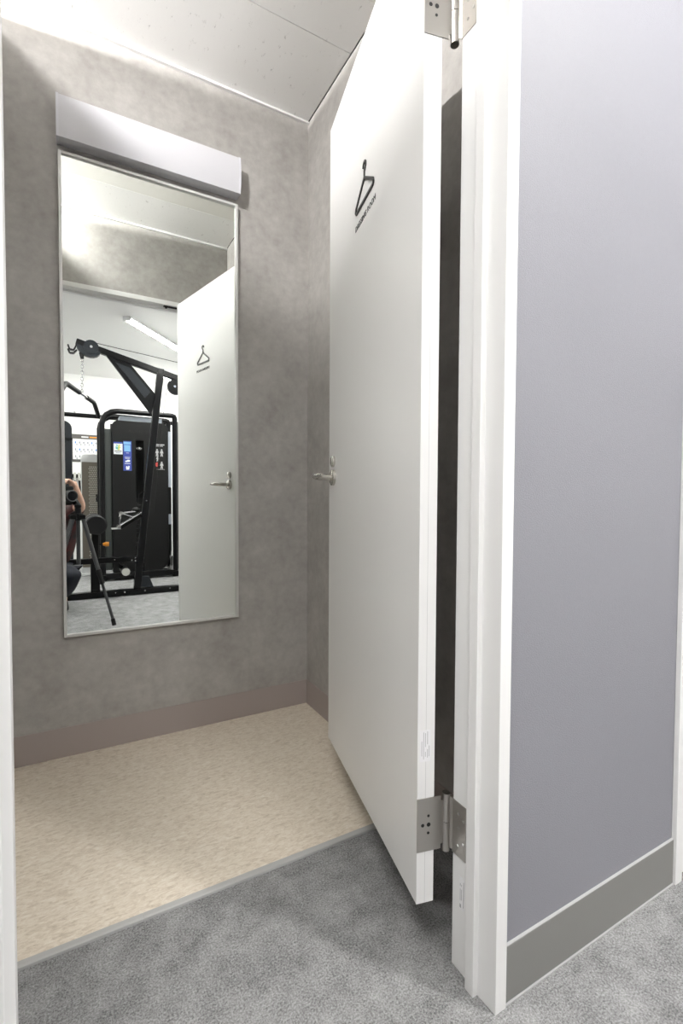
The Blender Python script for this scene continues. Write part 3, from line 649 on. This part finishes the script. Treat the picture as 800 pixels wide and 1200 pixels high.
m = MB(); m.cyl(K(0, .0035, 0), K(0, .0025, 0), .033, 28, .028); m.build('front_glass', 'lens_glass', ln_, smooth=True)
bp_ = [(.062, -.068), (.062, .068), (-.035, .068), (-.045, .045), (-.046, .028), (-.066, .020), (-.066, -.020), (-.046, -.028), (-.042, -.05), (-.035, -.068)]
MB().prism(bp_, lambda a, b, t: tuple(K(a, t, b)), .11, .175).build('camera_body', 'rubber', ca, .006)
MB().prism(rrect(-.036, .040, .058, .072, .012, 3), lambda a, b, t: tuple(K(a, t, b)), .085, .112).build('hand_grip', 'rubber', ca, .005)

# ------------------------------------------------------------------ photographer, crouched behind the tripod
def skin_mesh(pts, edges, root=0, sub=2):
    me = bpy.data.meshes.new('sk'); me.from_pydata([p[:3] for p in pts], edges, []); o = bpy.data.objects.new('sk', me); COL.objects.link(o)
    sm = o.modifiers.new('s', 'SKIN'); sm.use_smooth_shade = True
    for i, p in enumerate(pts):
        v = me.skin_vertices[0].data[i]; v.radius = (p[3], p[3] if len(p) < 5 else p[4]); v.use_root = (i == root)
    o.modifiers.new('u', 'SUBSURF').levels = sub
    dg = bpy.context.evaluated_depsgraph_get(); r = bpy.data.meshes.new_from_object(o.evaluated_get(dg)); bpy.data.objects.remove(o)
    return r
def join_meshes(name, parts, mt, parent=None, base=None):
    bm = bmesh.new()
    for p in parts: bm.from_mesh(p)
    me = bpy.data.meshes.new(name)
    off = Vector(base) if base is not None else Vector(parent['base'])
    for v in bm.verts: v.co -= off
    bm.to_mesh(me); bm.free(); me.materials.clear(); me.materials.append(MATS[mt])
    me.polygons.foreach_set('use_smooth', [True]*len(me.polygons)); me.polygons.foreach_set('material_index', [0]*len(me.polygons))
    o = bpy.data.objects.new(name, me); COL.objects.link(o)
    if parent is not None: o.parent = parent
    o['base'] = tuple(off)
    return o
def mb_mesh(mb):
    me = bpy.data.meshes.new('p'); me.from_pydata(mb.v, [], mb.f); return me
PB = (-.15, -.55, 0)
pel, ch, nk, hd = (-.14, -.69, .34), (-.105, -.61, .62), (-.165, -.55, .88), (-.165, -.52, .95)
rs, re, rw, rp = (.0, -.55, .80), (.066, -.31, .870), (.030, -.225, 1.012), (.008, -.205, 1.055)
ls, le, lw, lp_ = (-.30, -.55, .79), (-.28, -.30, .72), (-.17, -.20, .86), (-.145, -.185, .885)
body = [(*pel, .09, .08), (*ch, .11, .08), (-.12, -.58, .76, .115, .075), (*nk, .055, .055), (*hd, .05, .05),
        (*rs, .058, .058), (*re, .043, .043), (*rw, .027, .024), (*rp, .034, .017),
        (*ls, .058, .058), (*le, .043, .043), (*lw, .027, .024), (*lp_, .034, .017),
        (-.105, -.68, .31, .065, .065), (-.015, -.30, .335, .070, .070), (-.075, -.66, .12, .045, .045), (-.07, -.71, .07, .04, .04), (-.06, -.55, .03, .035, .025),
        (-.25, -.68, .31, .065, .065), (-.42, -.33, .50, .062, .062), (-.41, -.46, .12, .045, .045), (-.41, -.48, .07, .04, .04), (-.42, -.32, .03, .035, .025)]
ed = [(0,1),(1,2),(2,3),(3,4),(2,5),(5,6),(6,7),(7,8),(2,9),(9,10),(10,11),(11,12),(0,13),(13,14),(14,15),(15,16),(16,17),(0,18),(18,19),(19,20),(20,21),(21,22)]
parts = [skin_mesh(body, ed)]
# right hand: palm over the camera top, fingers curling forward over the shutter side
hp_ = Vector(rp); pal = [(*rw, .026, .022), (*(hp_+Vector((-.012, .004, .006))), .036, .016), (*(hp_+Vector((-.038, .018, .010))), .036, .014)]
parts.append(skin_mesh(pal, [(0,1),(1,2)]))
kn_ = hp_+Vector((-.034, .018, .010)); fw = Vector((-.62, .72, 0)).normalized(); sd = Vector((.72, .62, 0)).normalized()
for i, (off, ln1) in enumerate(((-.027, .85), (-.009, 1.0), (.010, .94), (.028, .74))):
    b0 = kn_+sd*off; l = .036*ln1
    b1 = b0+fw*l*.9+Vector((0, 0, .006)); b2 = b1+fw*l*.55+Vector((0, 0, -l*.5)); b3 = b2+fw*l*.12+Vector((0, 0, -l*.62))
    parts.append(skin_mesh([(*(b0-fw*.012), .0095), (*b1, .009), (*b2, .0082), (*b3, .007)], [(0,1),(1,2),(2,3)]))
t0 = hp_+Vector((-.012, .0, 0))-sd*.03; t1 = t0-sd*.018+fw*.018+Vector((0, 0, -.014)); t2 = t1+fw*.026+Vector((0, 0, -.014))
parts.append(skin_mesh([(*(t0+sd*.015), .013), (*t1, .0105), (*t2, .0085)], [(0,1),(1,2)]))
hp2 = Vector(lp_)
parts.append(skin_mesh([(*lw, .026, .022), (*(hp2+Vector((.02, .01, .012))), .036, .015)], [(0,1)]))
for i in range(4):
    b0 = hp2+Vector((.03, -.004+.0*i, .004+.017*i-.02)); b1 = b0+Vector((.030, .018, .004)); b2 = b1+Vector((.022, -.006, .004)); b3 = b2+Vector((.008, -.016, .002))
    parts.append(skin_mesh([(*b0, .009), (*b1, .0088), (*b2, .008), (*b3, .007)], [(0,1),(1,2),(2,3)]))
b0 = hp2+Vector((.015, .012, .03)); parts.append(skin_mesh([(*b0, .0115), (*(b0+Vector((.016, .012, .018))), .010), (*(b0+Vector((.032, .006, .026))), .008)], [(0,1),(1,2)]))
# head with face
hc_ = Vector((-.165, -.49, 1.06))
m = MB(); m.ball(hc_, .076, .096, .115, 24, 16)
for i, v in enumerate(m.v):
    q = Vector(v)-hc_
    if q.z < -.02: k = 1-.35*min(1, (-.02-q.z)/.1); q.x *= k
    if q.y > .05 and abs(q.z) < .03: q.y -= .006
    m.v[i] = tuple(hc_+q)
m.ball(hc_+Vector((0, .096, -.012)), .014, .020, .024, 12, 8)
for s in (-1, 1): m.ball(hc_+Vector((s*.077, -.005, -.005)), .010, .020, .032, 10, 8)
m.ball(hc_+Vector((0, .080, -.058)), .024, .012, .006, 12, 6); m.ball(hc_+Vector((0, .078, -.068)), .022, .012, .007, 12, 6)
parts.append(mb_mesh(m))
person = join_meshes('person', parts, 'skin', None, PB); person.location = PB
tag(person, 'person in dark clothes crouching behind the tripod with hand on camera', 'person')
for s in (-1, 1):
    ey = MB().ball(hc_+Vector((s*.032, .083, .008)), .013, .009, .008, 12, 8).build('eye', 'eye_white', person, smooth=True)
    MB().ball(hc_+Vector((s*.032, .090, .008)), .006, .004, .006, 10, 6).build('pupil', 'hair', ey, smooth=True)
    MB().box(hc_+Vector((s*.032-.017, .084, .026)), hc_+Vector((s*.032+.017, .094, .031))).build('eyebrow', 'hair', person)
m = MB(); m.ball(hc_+Vector((0, -.014, .022)), .087, .098, .112, 24, 14)
for i, v in enumerate(m.v):
    q = Vector(v)-hc_
    if q.y > .03 and q.z < .06: q.y = .03-(q.y-.03)*.2
    if q.z < -.05: q.z = -.05
    m.v[i] = tuple(hc_+q)
m.build('hair', 'hair', person, smooth=True)
sl = lambda a, b, t: tuple(a[i]+(b[i]-a[i])*t for i in range(3))
sh_ = [(*pel[:2], pel[2]+.0, .165, .145), (*ch, .160, .12), (-.12, -.58, .76, .150, .105), (-.165, -.555, .855, .085, .085), (*rs, .074, .074), (*sl(rs, re, .93), .050, .050), (*ls, .074, .074), (*sl(ls, le, .72), .062, .062)]
so = join_meshes('shirt', [skin_mesh(sh_, [(0,1),(1,2),(2,3),(2,4),(4,5),(2,6),(6,7)])], 'shirt', person)
tr_ = [(*pel, .155, .135), (-.105, -.68, .31, .11, .11), (-.015, -.30, .335, .104, .104), (-.068, -.62, .15, .065, .065), (-.25, -.68, .31, .11, .11), (-.42, -.33, .50, .082, .082), (-.41, -.45, .16, .062, .062)]
to = join_meshes('trousers', [skin_mesh(tr_, [(0,1),(1,2),(2,3),(0,4),(4,5),(5,6)])], 'navy', person)
for a, b, c in (((-.07, -.72, .05), (-.065, -.62, .045), (-.06, -.50, .035)), ((-.41, -.50, .05), (-.412, -.40, .045), (-.42, -.27, .035))):
    q = join_meshes('shoe', [skin_mesh([(*a, .045, .042), (*b, .046, .04), (*c, .042, .03)], [(0,1),(1,2)])], 'shoe', person)
# shared base bookkeeping is only for building
for o in bpy.data.objects:
    if 'base' in o: del o['base']
for mm in bpy.data.materials:
    if 'ramp' in mm: del mm['ramp']
